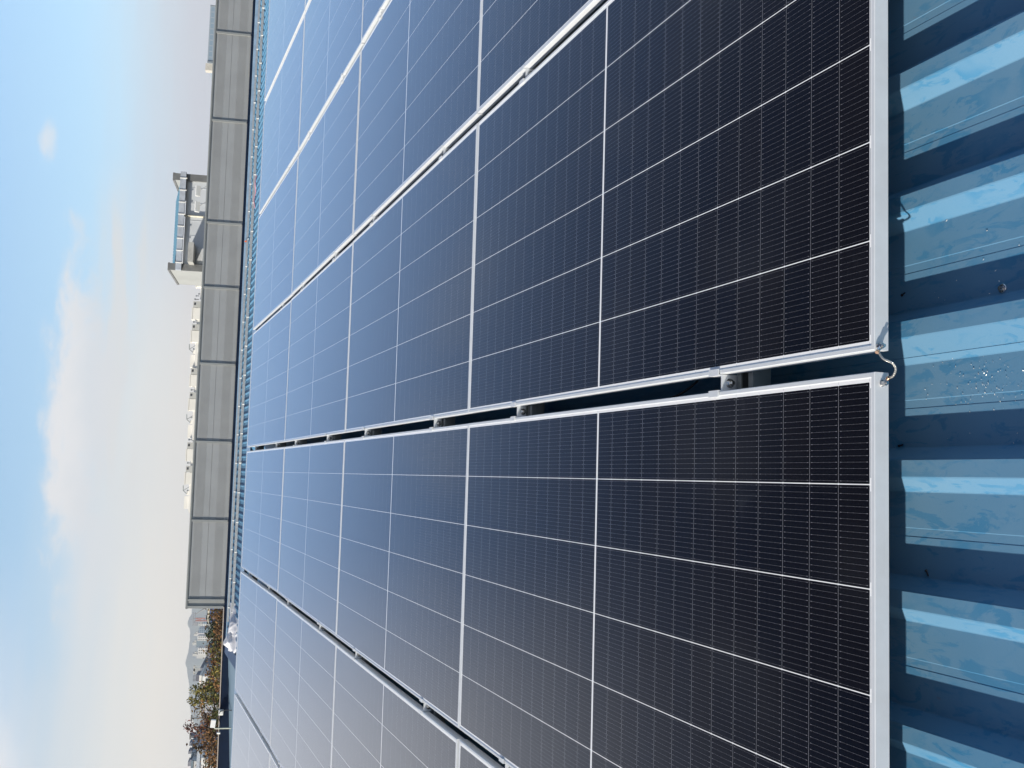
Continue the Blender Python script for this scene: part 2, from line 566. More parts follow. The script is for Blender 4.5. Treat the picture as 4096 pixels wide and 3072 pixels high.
# parapet wall under the screen
mb = MB()
x0, x1 = -16.0, 23.0
zt = lambda x: 3.478 + (0.0039 if x > -5.2 else 0.0105) * (x + 5.2) - 0.020
for xa, xb in ((-16.0, -5.2), (-5.2, 23.0)):
    mb.add([(xa, 40.0, 0), (xb, 40.0, 0), (xb, 40.0, zt(xb)), (xa, 40.0, zt(xa)), (xa, 40.22, 0), (xb, 40.22, 0), (xb, 40.22, zt(xb)), (xa, 40.22, zt(xa))],
           [(0, 1, 2, 3), (4, 7, 6, 5), (3, 2, 6, 7), (0, 3, 7, 4), (1, 5, 6, 2)])
pw_ = mb.build('parapet_wall', NAVY)
tag(pw_, 'low navy metal parapet wall running behind the far roof', 'wall')
mb = MB()
xa, xb = -16.0, -5.15
mb.add([(xa, 39.97, zt(xa)), (xb, 39.97, zt(xb)), (xb, 39.97, zt(xb) + 0.035), (xa, 39.97, zt(xa) + 0.035), (xa, 40.25, zt(xa)), (xb, 40.25, zt(xb)), (xb, 40.25, zt(xb) + 0.035), (xa, 40.25, zt(xa) + 0.035)],
       [(0, 1, 2, 3), (4, 7, 6, 5), (3, 2, 6, 7), (0, 4, 5, 1), (0, 3, 7, 4), (1, 5, 6, 2)])
mb.build('coping', TAN, pw_)


# ------------------------------------------------------------------ solar panels
def make_panel():
    root = empty('solar_panel', Q)
    prof = [(0.0, -0.030), (0.0, -0.0012), (0.0012, 0.0), (0.0085, 0.0), (0.0108, -0.0018), (0.0108, -0.0300)]
    mb = MB()
    vs = []
    for d, z in prof:
        vs += [(d, d, z), (PW - d, d, z), (PW - d, PL - d, z), (d, PL - d, z)]
    fs = []
    for i in range(len(prof) - 1):
        for k in range(4):
            k2 = (k + 1) % 4
            fs.append((i * 4 + k, i * 4 + k2, (i + 1) * 4 + k2, (i + 1) * 4 + k))
    mb.add(vs, fs)
    for k, (xa, xb, ya, yb) in enumerate(((0.0, 0.03, 0.0, PL), (PW - 0.03, PW, 0.0, PL), (0.03, PW - 0.03, 0.0, 0.03), (0.03, PW - 0.03, PL - 0.03, PL))):
        mb.quad((xa, ya, -0.030), (xb, ya, -0.030), (xb, yb, -0.030), (xa, yb, -0.030))
    mb.build('frame', ALU, root)
    g = MB()
    d = 0.0106
    g.quad((d, d, -0.0017), (PW - d, d, -0.0017), (PW - d, PL - d, -0.0017), (d, PL - d, -0.0017))
    g.build('cell_glass', GLASS, root, fix=False)
    return root


def vis(p, mg=20):
    c = RW @ (p - CAM)
    if c.z < 0.6:
        return False
    x, y = 2048 + FPX * c.x / c.z, 1536 + FPX * c.y / c.z
    return -mg < x < 4096 + mg and -mg < y < 3072 + mg


ROW_W = ['in the nearest row', 'in the second row', 'in the third row', 'in the farthest row']
COL_W = {0: 'just right of the braided cable gap', 1: 'second column right of the cable gap', 2: 'third column right of the cable gap',
         3: 'fourth column right of the cable gap', -1: 'just left of the braided cable gap', -2: 'second column left of the cable gap',
         -3: 'third column left of the cable gap'}
PITCH = PW + GAP
proto = None
rnd = random.Random(3)
COLDY = {0: 0.0, -1: -0.002, 1: 0.006, 2: -0.004, 3: 0.004, -2: 0.003, -3: 0.0}
for j in range(-3, 4):
    for r, y0 in enumerate(ROWS):
        x0 = j * PITCH + GAP / 2
        seen = any(vis(Q @ Vector((x0 + PW * a / 12, y0 + PL * b / 12, 0)), 700) for a in range(13) for b in range(13))
        if not seen:
            continue
        tilt = T(0, 0, 0.010 if r == 3 else 0.0) @ Matrix.Rotation(rad(rnd.uniform(-0.16, 0.16) + (0.45 if r == 3 else 0.0)), 4, 'X') @ Matrix.Rotation(rad(rnd.uniform(-0.12, 0.12)), 4, 'Y')
        c0 = T(PW / 2, PL / 2, 0)
        M = Q @ T(x0, y0 + COLDY[j], 0) @ c0 @ tilt @ c0.inverted()
        if proto is None:
            proto = make_panel()
            proto.matrix_world = M
            o = proto
        else:
            o = dup(proto, M)
        shade = ['near black', 'dark navy', 'slate blue', 'pale'][r]
        tag(o, '%s solar panel %s, %s' % (shade, ROW_W[r], COL_W[j]), 'solar panel', 'solar panels on the blue roof')

# ------------------------------------------------------------------ mounting rails under the panels
CLY = [0.515, 1.85, 2.86, 4.20, 5.29, 6.58, 7.62, 9.02]


def make_rail(x0, x1, h):
    root = empty('mounting_rail', I4)
    mb = MB()
    w, t = 0.065, 0.004
    pr3 = [(0, 0), (w, 0), (w, h), (w - 0.018, h), (w - 0.018, h - t), (w - t, h - t), (w - t, t), (t, t), (t, h - t), (0.018, h - t), (0.018, h), (0, h)]
    mb.prism(pr3, lambda u, v: (x0, u, v), lambda u, v: (x1, u, v))
    mb.build('channel', RAILM, root)
    for k in range(-12, 20):                       # feet on every second rib
        xf = RIB0 + 0.112 + 2 * k * P + (0.020 if k > -1 else 0.0)
        if x0 < xf < x1:
            f_ = MB()
            f_.box(xf - 0.015, xf + 0.015, 0.012, 0.052, -0.0675, -0.0005)
            f_.build('foot', RAILM, root)
    return root


ORD = ['lowest', 'second', 'third', 'fourth', 'fifth', 'sixth', 'seventh', 'topmost']
rail0 = None
RAIL_H = 0.045
for i, cy in enumerate(CLY):
    M = Q @ T(0, cy - 0.070, -0.034 - RAIL_H)
    if rail0 is None:
        rail0 = make_rail(-4.0, 6.0, RAIL_H)
        rail0.matrix_world = M
        o = rail0
    else:
        o = dup(rail0, M)
    tag(o, 'grey steel rail under the panels, %s up the slope, glimpsed in the gaps' % ORD[i], 'rail', 'rails under the solar panels')


# ------------------------------------------------------------------ panel clamps in the gaps
def make_clamp():
    root = empty('panel_clamp', I4)
    mb = MB()
    for s in (-1, 1):
        xa, xb = sorted((s * 0.0165, s * 0.031))
        mb.box(xa, xb, 0.004, 0.044, 0.0008, 0.0040)
        xa, xb = sorted((s * 0.0165, s * 0.0190))
        mb.box(xa, xb, 0.004, 0.044, -0.036, 0.0007)
    mb.box(-0.0190, 0.0190, 0.0, 0.0038, -0.052, -0.0040)
    mb.box(-0.0164, 0.0164, 0.0039, 0.044, -0.036, -0.033)
    mb.build('bracket', ALU, root)
    b = MB()
    zc = -0.024
    b.tube([(0, -0.0015, zc), (0, -0.0001, zc)], 0.0105, 20)
    b.tube([(0, -0.0030, zc), (0, -0.0016, zc)], 0.0080, 16)
    b.tube([(0, -0.0100, zc), (0, -0.0031, zc)], 0.0075, 6)
    b.tube([(0, -0.0170, zc), (0, -0.0101, zc)], 0.0042, 12)
    b.build('bolt', STEEL, root)
    return root


GAPW = {0: 'in the gap where the braided cable hangs', 1: 'in the first gap right of the braided cable', 2: 'in the second gap right of the braided cable',
        3: 'in the third gap right of the braided cable', -1: 'in the first gap left of the braided cable', -2: 'in the second gap left of the braided cable'}
clamp0 = None
for k in range(-2, 4):
    for i, cy in enumerate(CLY):
        p = Q @ Vector((k * PITCH, cy, 0))
        if not vis(p):
            continue
        M = Q @ T(k * PITCH + rnd.uniform(-.001, .001), cy + rnd.uniform(-.015, .015), 0.0006)
        if clamp0 is None:
            clamp0 = make_clamp()
            clamp0.matrix_world = M
            o = clamp0
        else:
            o = dup(clamp0, M)
        tag(o, 'bolted clamp, %s up the slope, %s' % (ORD[i], GAPW[k]), 'clamp', 'clamps holding the solar panels')

# ------------------------------------------------------------------ braided earthing cable between the two nearest panels
root = empty('earthing_cable', Q)


def catmull(pts, n=10):
    pts = [Vector(p) for p in pts]
    q = [pts[0] * 2 - pts[1]] + pts + [pts[-1] * 2 - pts[-2]]
    out = []
    for i in range(1, len(q) - 2):
        for k in range(n):
            t = k / n
            out.append(0.5 * ((2 * q[i]) + (q[i + 1] - q[i - 1]) * t + (2 * q[i - 1] - 5 * q[i] + 4 * q[i + 1] - q[i + 2]) * t * t + (3 * q[i] - q[i - 1] - 3 * q[i + 1] + q[i + 2]) * t ** 3))
    out.append(pts[-1])
    return out


path = catmull([(0.0165, -0.0080, -0.0030), (0.0112, -0.012, -0.0030), (0.0023, -0.020, -0.0039), (-0.0022, -0.028, -0.0072), (-0.0063, -0.033, -0.0125),
                (-0.0131, -0.034, -0.0187), (-0.0207, -0.032, -0.0204), (-0.0282, -0.026, -0.0203), (-0.0306, -0.018, -0.0205), (-0.0330, -0.013, -0.0185)], 10)
mb = MB()
base = path
# plaited strands round a core
mb.tube(base, 0.0014, 8)
for sgn in (1, -1):
    for k in range(4):
        pts = []
        for i, pnt in enumerate(base):
            t = (base[min(i + 1, len(base) - 1)] - base[max(i - 1, 0)]).normalized()
            a_ = t.cross(Vector((0, 0, 1))).normalized()
            b_ = t.cross(a_)
            an = sgn * i * 0.42 + k * math.pi / 2
            pts.append(pnt + (a_ * math.cos(an) + b_ * math.sin(an)) * 0.0015)
        mb.tube(pts, 0.00068, 5)
mb.build('braid', BRAID, root)
for (bx, bz, lug) in ((0.0265, -0.0100, (0.0185, -0.0075, -0.0034)), (-0.0395, -0.0165, (-0.0338, -0.0125, -0.0178))):
    l = MB()
    d = (Vector(lug) - Vector((bx, -0.0045, bz)))
    l.tube([Vector((bx, -0.0045, bz)) - d.normalized() * 0.006, Vector((bx, -0.0050, bz)), Vector((bx, -0.0075, bz)) + d * 0.4, Vector(lug), Vector(lug) + d.normalized() * 0.004], [0.0040, 0.0046, 0.0030, 0.0034, 0.0031], 10)
    l.build('lug', STEEL, root)
    f = MB()
    f.tube([Vector(lug) + d.normalized() * 0.002, Vector(lug) + d.normalized() * 0.0065], 0.0037, 10)
    f.build('ferrule', COPPER, root)
    b = MB()
    b.tube([(bx, -0.0040, bz), (bx, -0.0004, bz)], 0.0060, 14)
    b.tube([(bx, -0.0130, bz), (bx, -0.0052, bz)], 0.0052, 6)
    b.tube([(bx, -0.0170, bz), (bx, -0.0131, bz)], 0.0030, 10)
    b.build('bolt', STEEL, root)
tag(root, 'braided silver earthing cable bolted across the front corners of two panels', 'cable')

# black panel leads sagging in the central gap
for nm, pts, lab in (('panel_lead', [(-0.018, 0.90, -0.05), (-0.004, 0.86, -0.075), (0.012, 0.83, -0.09), (0.03, 0.80, -0.10)], 'thin black panel lead sagging across the braided cable gap'),):
    m_ = MB()
    m_.tube(catmull(pts, 8), 0.003, 8)
    tag(m_.build(nm, BLACK, None, Q), lab, 'cable')


# ------------------------------------------------------------------ loose screws, shavings on the near roof
def roof_pt(x, y, h=0.0):
    """roof frame point under a pixel on the plane of the sheet valley + h"""
    d = Q.to_3x3().transposed() @ (RW.transposed() @ Vector(((x - 2048) / FPX, (y - 1536) / FPX, 1.0)))
    c = Q.to_3x3().transposed() @ CAM
    t = (VAL + h - c.z) / d.z
    return c + d * t


def make_screw():
    root = empty('roof_screw', I4)
    w_ = MB()
    w_.tube([(0, 0, 0.0), (0, 0, 0.0012), (0, 0, 0.0020)], [0.0088, 0.0088, 0.0070], 18)
    w_.build('washer', STEEL, root)
    h_ = MB()
    h_.tube([(0, 0, 0.0021), (0, 0, 0.0070)], 0.0045, 6)
    h_.build('screw_head', STEEL, root)
    return root


pz = roof_pt(4011, 1154)
s0 = make_screw()
s0.matrix_world = Q @ T(pz.x, pz.y, VAL + 0.0002)
tag(s0, 'hexagon roof screw with round washer in the shaded blue valley', 'screw')
for (px, py, ln, lab) in ((3616, 1178, 0.006, 'small dark screw lying in the shade below the near panel edge, right of the cable'),
                          (3712, 2290, 0.007, 'small dark screw lying alone in the second shaded valley left of the cable'),
                          (3606, 1782, 0.007, 'small dark screw in the shaded valley just left of the braided cable')):
    q = roof_pt(px, py)
    m_ = MB()
    m_.tube([(0, -ln, 0.0024), (0, ln * 0.4, 0.0022)], 0.0014, 8)
    m_.tube([(0, ln * 0.4, 0.0026), (0, ln * 0.75, 0.0026)], 0.0026, 6)
    tag(m_.build('loose_screw', simple('dark_screw_steel', (0.05, 0.045, 0.045), 0.35, 0.8), None, Q @ T(q.x, q.y, VAL) @ Matrix.Rotation(1.2 + py * 0.01, 4, 'Z')), lab, 'screw')

mb = MB()
rs = random.Random(5)


def chip(px, py, s):
    q = roof_pt(px, py)
    a_ = rs.uniform(0, 6.28)
    l = s * rs.uniform(0.7, 1.6)
    w_ = s * rs.uniform(0.35, 0.7)
    M = T(q.x, q.y, VAL + 0.0006) @ Matrix.Rotation(a_, 4, 'Z') @ Matrix.Rotation(rs.uniform(-.5, .5), 4, 'X')
    mb.add([M @ Vector(v) for v in ((-l, -w_, 0), (l * .3, -w_ * .6, .0003), (l, w_ * .5, .0012), (-l * .4, w_, .0006), (0, 0, 0.0016))], [(0, 1, 4), (1, 2, 4), (2, 3, 4), (3, 0, 4), (0, 3, 2, 1)])


for i in range(95):
    px = rs.gauss(3925, 95)
    py = rs.gauss(1520, 75)
    if px > 3640:
        chip(px, py, rs.uniform(0.0006, 0.0014))
for i in range(22):
    chip(rs.uniform(3660, 4090), rs.uniform(1150, 1800), rs.uniform(0.0006, 0.0014))
for px, py in ((3950, 923), (3788, 882), (4078, 980), (3960, 1175), (3998, 1125), (3985, 1083), (3828, 1122), (3936, 1038)):
    chip(px, py, 0.0018)
tag(mb.build('metal_shavings', simple('bright_shaving', (0.80, 0.79, 0.75), 0.3, 0.4), None, Q), kind='stuff')

# ------------------------------------------------------------------ two bare rails on the far roof
def far_z(Y):
    return FR_Z + S * (Y - FR_Y) + RIBH * 0.987


def far_rail(Yr, label, h, first=-5.55):
    root = empty('mounting_rail', T(0, Yr, far_z(Yr)))
    mb = MB()
    x0, x1 = first, 21.5
    w, t = 0.045, 0.005
    pr3 = [(0, 0.012), (w, 0.012), (w, h), (w - t, h), (w - t, 0.012 + t), (t, 0.012 + t), (t, h), (0, h)]
    mb.prism(pr3, lambda u, v: (x0, u, v), lambda u, v: (x1, u, v))
    mb.build('channel', GALV, root)
    x = x0 + 0.5
    i = 0
    while x < x1:
        b = MB()
        b.box(x - 0.018, x + 0.018, -0.055, -0.001, 0.0, 0.012)
        b.box(x - 0.018, x + 0.018, -0.012, -0.001, 0.0121, h * 0.85)
        b.tube([(x, -0.030, 0.013), (x, -0.030, 0.030)], 0.009, 6)
        b.build('bracket', WHITE, root)
        x += 1.03
    tag(root, label, 'rail', 'bare rails on the far roof')


far_rail(37.62, 'bare grey rail crossing the far blue ribs, nearer the solar panels', 0.100)
far_rail(38.98, 'bare grey rail crossing the far blue ribs, nearer the grey screen', 0.085)

# orange and pink twine on the far roof
for nm, pts, mcol, lab in (('plastic_twine', [(10.3, 37.3, 0.02), (10.0, 37.25, 0.06), (9.7, 37.3, 0.02), (9.4, 37.28, 0.07), (9.1, 37.25, 0.02)], (0.75, 0.35, 0.42), 'pink plastic twine lying along the nearer bare rail'),
                           ('orange_strap', [(8.25, 38.90, 0.07), (8.25, 38.95, 0.115), (8.25, 39.05, 0.115), (8.25, 39.10, 0.06)], (0.75, 0.13, 0.03), 'orange strap looped over the farther bare rail')):
    m_ = MB()
    m_.tube([(px, py, far_z(py) + pz) for px, py, pz in catmull(pts, 6)], 0.018, 6)
    tag(m_.build(nm, simple(nm + '_plastic', mcol, 0.5)), lab, 'twine' if 'twine' in nm else 'strap')


# ------------------------------------------------------------------ crumpled plastic film on the far roof
def make_film():
    nx, ny = 60, 26
    outline = [(2418, 962), (2440, 950), (2462, 938), (2475, 930), (2490, 920), (2505, 915), (2520, 913), (2535, 910), (2552, 902), (2566, 893), (2578, 893), (2590, 908), (2600, 925), (2612, 944)]
    mb = MB()
    vs = []
    for i in range(nx + 1):
        t = i / nx
        yp = 2418 + (2612 - 2418) * t
        for a_, b_ in zip(outline, outline[1:]):
            if a_[0] <= yp <= b_[0]:
                xt = a_[1] + (b_[1] - a_[1]) * (yp - a_[0]) / (b_[0] - a_[0])
        top = at(xt, yp, 37.3)
        bot = far_z(36.5) - RIBH - 0.05
        for k in range(ny + 1):
            s_ = k / ny
            q = Vector((top.x, 36.4 + 0.9 * math.sin(s_ * math.pi / 2) ** 1.2, bot + (top.z - bot) * s_))
            f1 = mnoise.noise(Vector((q.x * 2.2, q.z * 3.2, 1.0)))
            f2 = mnoise.noise(Vector((q.x * 5.5 + q.z * 4, q.z * 2.0, 5.0)))
            w_ = math.sin(math.pi * min(1, max(0, s_))) * 0.9 + 0.1
            q.y += (abs(f1) * 0.55 + abs(f2) * 0.12 - 0.22) * w_
            q.x += mnoise.noise(Vector((q.z * 4, q.x * 3, 9.0))) * 0.10 * w_
            vs.append(q)
    fs = [(i * (ny + 1) + k, (i + 1) * (ny + 1) + k, (i + 1) * (ny + 1) + k + 1, i * (ny + 1) + k + 1) for i in range(nx) for k in range(ny)]
    # back of the heap
    b0 = len(vs)
    for i in range(nx + 1):
        q = Vector(vs[i * (ny + 1) + ny])
        for k in range(1, 4):
            s_ = k / 3
            vs.append((q.x, q.y + s_ * 0.5, q.z + (far_z(38.7) - 0.03 - q.z) * s_))
    for i in range(nx):
        for k in range(3):
            A0 = i * (ny + 1) + ny if k == 0 else b0 + i * 3 + k - 1
            A1 = (i + 1) * (ny + 1) + ny if k == 0 else b0 + (i + 1) * 3 + k - 1
            fs.append((A0, A1, b0 + (i + 1) * 3 + k, b0 + i * 3 + k))
    mb.add(vs, fs, True)
    tag(mb.build('plastic_film', FOIL, fix=False), 'crumpled white plastic film heaped at the left end of the far roof', 'plastic film')


make_film()


# ------------------------------------------------------------------ louvre screen on the parapet
def make_screen():
    root = empty('louvre_screen', T(0, 40.05, 0))
    k = 0.0042
    zb = lambda x: 3.478 + k * (x + 5.0)
    H = 1.352
    xs = [-4.95, -2.07, 0.82, 3.72, 6.58, 9.05, 12.99, 16.43, 20.2]

    def bar(mb, xa, xb, ya, yb, f0, f1):
        za, zb_ = zb(xa), zb(xb)
        mb.add([(xa, ya, za + f0 * H), (xb, ya, zb_ + f0 * H), (xb, ya, zb_ + f1 * H), (xa, ya, za + f1 * H),
                (xa, yb, za + f0 * H), (xb, yb, zb_ + f0 * H), (xb, yb, zb_ + f1 * H), (xa, yb, za + f1 * H)],
               [(0, 1, 2, 3), (4, 7, 6, 5), (3, 2, 6, 7), (0, 4, 5, 1), (0, 3, 7, 4), (1, 5, 6, 2)])
    m = MB()
    bar(m, xs[0] - 0.26, xs[-1], 0.0, 0.1, -0.06, -0.0005)
    m.build('bottom_rail', SCREEN_D, root)
    m = MB()
    bar(m, xs[0] - 0.28, xs[-1], -0.06, 0.12, 0.965, 1.0)
    bar(m, xs[0] - 0.28, xs[-1], -0.04, 0.12, 0.945, 0.9649)
    m.build('top_cap', SCREEN_D, root)
    for x in xs:
        m = MB()
        bar(m, x, x + 0.075, -0.05, 0.06, 0.0, 0.944)
        m.build('post', SCREEN_D, root)
    m = MB()
    bar(m, xs[0] - 0.26, xs[0] - 0.17, -0.05, 0.1, 0.0, 0.944)
    bar(m, xs[0] - 0.169, xs[0] - 0.001, -0.005, 0.05, 0.0, 0.944)
    m.build('end_post', SCREEN_D, root)
    for xa, xb in zip(xs, xs[1:]):
        m = MB()
        xa2, xb2 = xa + 0.076, xb - 0.001
        # plain bands
        bar(m, xa2, xb2, 0.0, 0.04, 0.003, 0.095)
        bar(m, xa2, xb2, 0.0, 0.04, 0.325, 0.497)
        bar(m, xa2, xb2, 0.0, 0.04, 0.503, 0.655)
        bar(m, xa2, xb2, 0.0, 0.04, 0.885, 0.938)
        bar(m, xa2, xb2, 0.03, 0.05, 0.496, 0.504)
        # ribbed bands: shallow saw-tooth blades
        for f0, f1 in ((0.096, 0.324), (0.656, 0.884)):
            N = 10
            za, zb_ = zb(xa2), zb(xb2)
            ya = []
            for i in range(N):
                g0 = (f0 + (f1 - f0) * i / N) * H
                dg = (f1 - f0) / N * H
                ya += [(0.004, g0), (-0.009, g0 + dg * 0.13), (0.002, g0 + dg * 0.88), (0.004, g0 + dg * 0.90)]
            ya.append((0.006, f1 * H))
            vs = [(xa2, y_, za + h_) for y_, h_ in ya] + [(xb2, y_, zb_ + h_) for y_, h_ in ya]
            q_ = len(ya)
            m.add(vs, [(i, q_ + i, q_ + i + 1, i + 1) for i in range(q_ - 1)])
        m.build('louvre_bay', SCREEN, root)
    tag(root, 'long grey metal louvre screen standing on the parapet behind the blue roof', 'screen wall')


make_screen()

# ------------------------------------------------------------------ stair tower behind the screen
def make_tower():
    Yt = 46.0
    A = at(735, 1083, Yt)         # left front corner
    B = at(745, 699, Yt)
    xl, xr = A.x, B.x
    root = empty('stair_tower', T(xl, Yt, 0))
    Wt = xr - xl
    zpl = at(672, 1068, Yt).z      # top of the end walls
    zf1, zf0 = at(704, 1082, Yt).z, at(727, 1082, Yt).z   # fascia
    D = 3.6
    zback = at(693, 1060, Yt + D).z
    grey = simple('tower_panel_grey', (0.55, 0.58, 0.61), 0.6, 0.0, 0.06, 0.6)
    cream = simple('tower_end_cream', (0.35, 0.365, 0.36), 0.6, 0.0, 0.05, 0.8)
    dark = simple('tower_dark_trim', (0.17, 0.175, 0.175), 0.5)
    fas = simple('tower_fascia', (0.42, 0.46, 0.52), 0.5)
    tile = simple('tower_roof_blue', (0.09, 0.22, 0.32), 0.6)
    m = MB()
    m.box(0.28, Wt - 0.28, 0.0, D, -2.0, zf0 - 0.02)
    # vertical panel joints
    for f in (0.18, 0.36, 0.52, 0.7, 0.86):
        m.box(Wt * f, Wt * f + 0.03, -0.012, -0.001, 2.0, zf0 - 0.02)
    m.build('front_wall', grey, root)
    for x0 in (0.0, Wt - 0.27):
        m = MB()
        m.box(x0, x0 + 0.27, -0.08, D, -2.0, zpl - 0.09)
        w = m.build('end_wall', cream if x0 == 0.0 else cream, root)
        c = MB()
        c.box(x0 - 0.03, x0 + 0.30, -0.11, D + 0.03, zpl - 0.089, zpl)
        c.box(x0 - 0.012, x0 + 0.282, -0.11, -0.082, -2.0, zpl - 0.09)
        c.build('edge_trim', dark, w)
    m = MB()
    m.add([(0.28, -0.12, zf1 - 0.02), (Wt - 0.28, -0.12, zf1 - 0.02), (Wt - 0.28, D - 0.1, zback), (0.28, D - 0.1, zback),
           (0.28, -0.12, zf1 - 0.08), (Wt - 0.28, -0.12, zf1 - 0.08), (Wt - 0.28, D - 0.1, zback - 0.06), (0.28, D - 0.1, zback - 0.06)],
          [(0, 1, 2, 3), (4, 7, 6, 5), (0, 4, 5, 1), (1, 5, 6, 2), (3, 2, 6, 7), (0, 3, 7, 4)])
    n_r = 26
    for i in range(n_r):
        x = 0.3 + (Wt - 0.62) * i / n_r
        m.add([(x, -0.12, zf1 - 0.019), (x + 0.05, -0.12, zf1 + 0.012), (x + 0.10, -0.12, zf1 - 0.019), (x, D - 0.12, zback + 0.001), (x + 0.05, D - 0.12, zback + 0.032), (x + 0.10, D - 0.12, zback + 0.001)],
              [(0, 1, 4, 3), (1, 2, 5, 4), (0, 2, 1)])
    m.build('roof', tile, root)
    m = MB()
    m.box(-0.02, Wt + 0.05, -0.30, -0.121, zf0, zf1)
    g = m.build('gutter', fas, root)
    m = MB()
    for i in range(8):
        x = Wt * (i + 0.55) / 8
        m.box(x - 0.02, x + 0.02, -0.325, -0.301, zf0 - 0.05, zf1 + 0.01)
    m.build('gutter_strap', WHITE, g)
    m = MB()
    m.tube([(Wt * 0.57, -0.07, zf0), (Wt * 0.57, -0.07, 0.0)], 0.045, 8)
    m.build('downpipe', simple('downpipe_cream', (0.66, 0.62, 0.5), 0.5), root)
    m = MB()
    m.box(Wt * 0.06, Wt * 0.26, -0.85, -0.01, zf0 - 0.52, zf0 - 0.30)
    m.build('door_canopy', simple('canopy_grey', (0.42, 0.42, 0.40), 0.5), root)
    m = MB()
    m.box(Wt * 0.115, Wt * 0.24, -0.05, -0.004, 1.0, zf0 - 0.62)
    d_ = m.build('door', simple('tower_door', (0.60, 0.62, 0.64), 0.5), root)
    m = MB()
    m.box(Wt * 0.225, Wt * 0.232, -0.10, -0.051, zf0 - 1.5, zf0 - 1.3)
    m.build('handle', BLACK, d_)
    tag(root, 'grey stair tower with blue ribbed lean-to roof rising behind the louvre screen', 'stair tower')


make_tower()


def floodlight(px, py, lab):
    Yl = 40.6
    p = at(px, py, Yl)
    root = empty('floodlight', T(p.x, p.y, p.z))
    m = MB()
    m.box(-0.20, 0.20, -0.04, 0.05, -0.085, 0.085, Matrix.Rotation(rad(28), 4, 'X'))
    m.build('lamp_head', WHITE, root)
    m = MB()
    m.tube([(0.0, 0.03, -0.02), (0.16, 0.0, -0.24), (0.30, -0.1, -0.60)], 0.016, 8)
    m.build('arm', GALV, root)
    tag(root, lab, 'floodlight', 'floodlights in front of the stair tower')


floodlight(792, 764, 'white floodlight on a bent arm in front of the tower, farther from its door')
floodlight(789, 827, 'white floodlight on a bent arm in front of the tower, beside the downpipe')

# ------------------------------------------------------------------ camera post, box and cable by the parapet at left
root = empty('lamp_post', T(at(905, 2913, 39.3).x, 39.3, at(920, 2913, 39.3).z))
z0 = at(920, 2913, 39.3).z
m = MB()
m.tube([(0, 0, -0.15), (0, 0, at(858, 2913, 39.3).z - z0)], 0.024, 8)
m.tube([(-0.10, 0, at(875, 2913, 39.3).z - z0), (0.12, 0, at(875, 2913, 39.3).z - z0)], 0.014, 6)
m.build('pole', simple('weathered_pole', (0.48, 0.50, 0.42), 0.6), root)
m = MB()
zc = at(851, 2905, 39.3).z - z0
m.box(-0.02, 0.24, -0.10, 0.08, zc - 0.08, zc + 0.09, Matrix.Rotation(rad(6), 4, 'Y'))
m.build('lamp_head', WHITE, root)
m = MB()
m.tube([(-0.16, -0.02, zc - 0.16), (-0.16, -0.02, zc - 0.27)], 0.035, 8)
m.build('sensor', WHITE, root)
tag(root, 'thin pole carrying a white lamp box by the navy parapet', 'lamp post')
pb = at(884, 2849, 39.9)
m = MB()
m.box(pb.x - 0.09, pb.x + 0.09, 39.80, 39.96, pb.z - 0.08, pb.z + 0.08)
m.box(pb.x - 0.05, pb.x + 0.05, 39.78, 39.799, pb.z - 0.05, pb.z + 0.05)
tag(m.build('junction_box', WHITE), 'small white junction box fixed on the navy parapet near the lamp post', 'box')
m = MB()
c1 = [at(928, 2842, 38.9), at(908, 2840, 39.5), at(893, 2843, 39.75), at(880, 2848, 39.76), at(874, 2870, 39.9), at(880, 2890, 39.9), at(878, 2910, 39.3)]
m.tube(catmull(c1, 6), 0.016, 6)
tag(m.build('black_cable', BLACK), 'black cable drooping over the navy parapet from junction box to lamp post', 'cable')

# ------------------------------------------------------------------ apartment roofs beyond the screen
AP_W = simple('apartment_white', (0.76, 0.74, 0.68), 0.7, 0.0, 0.04, 0.05)
AP_G = simple('apartment_grey', (0.46, 0.46, 0.43), 0.7, 0.0, 0.05, 0.05)
AP_WIN = window_wall('apartment_windows', (0.30, 0.36, 0.34), (0.05, 0.09, 0.09), 3.2, 3.0, 0.75, 0.6)


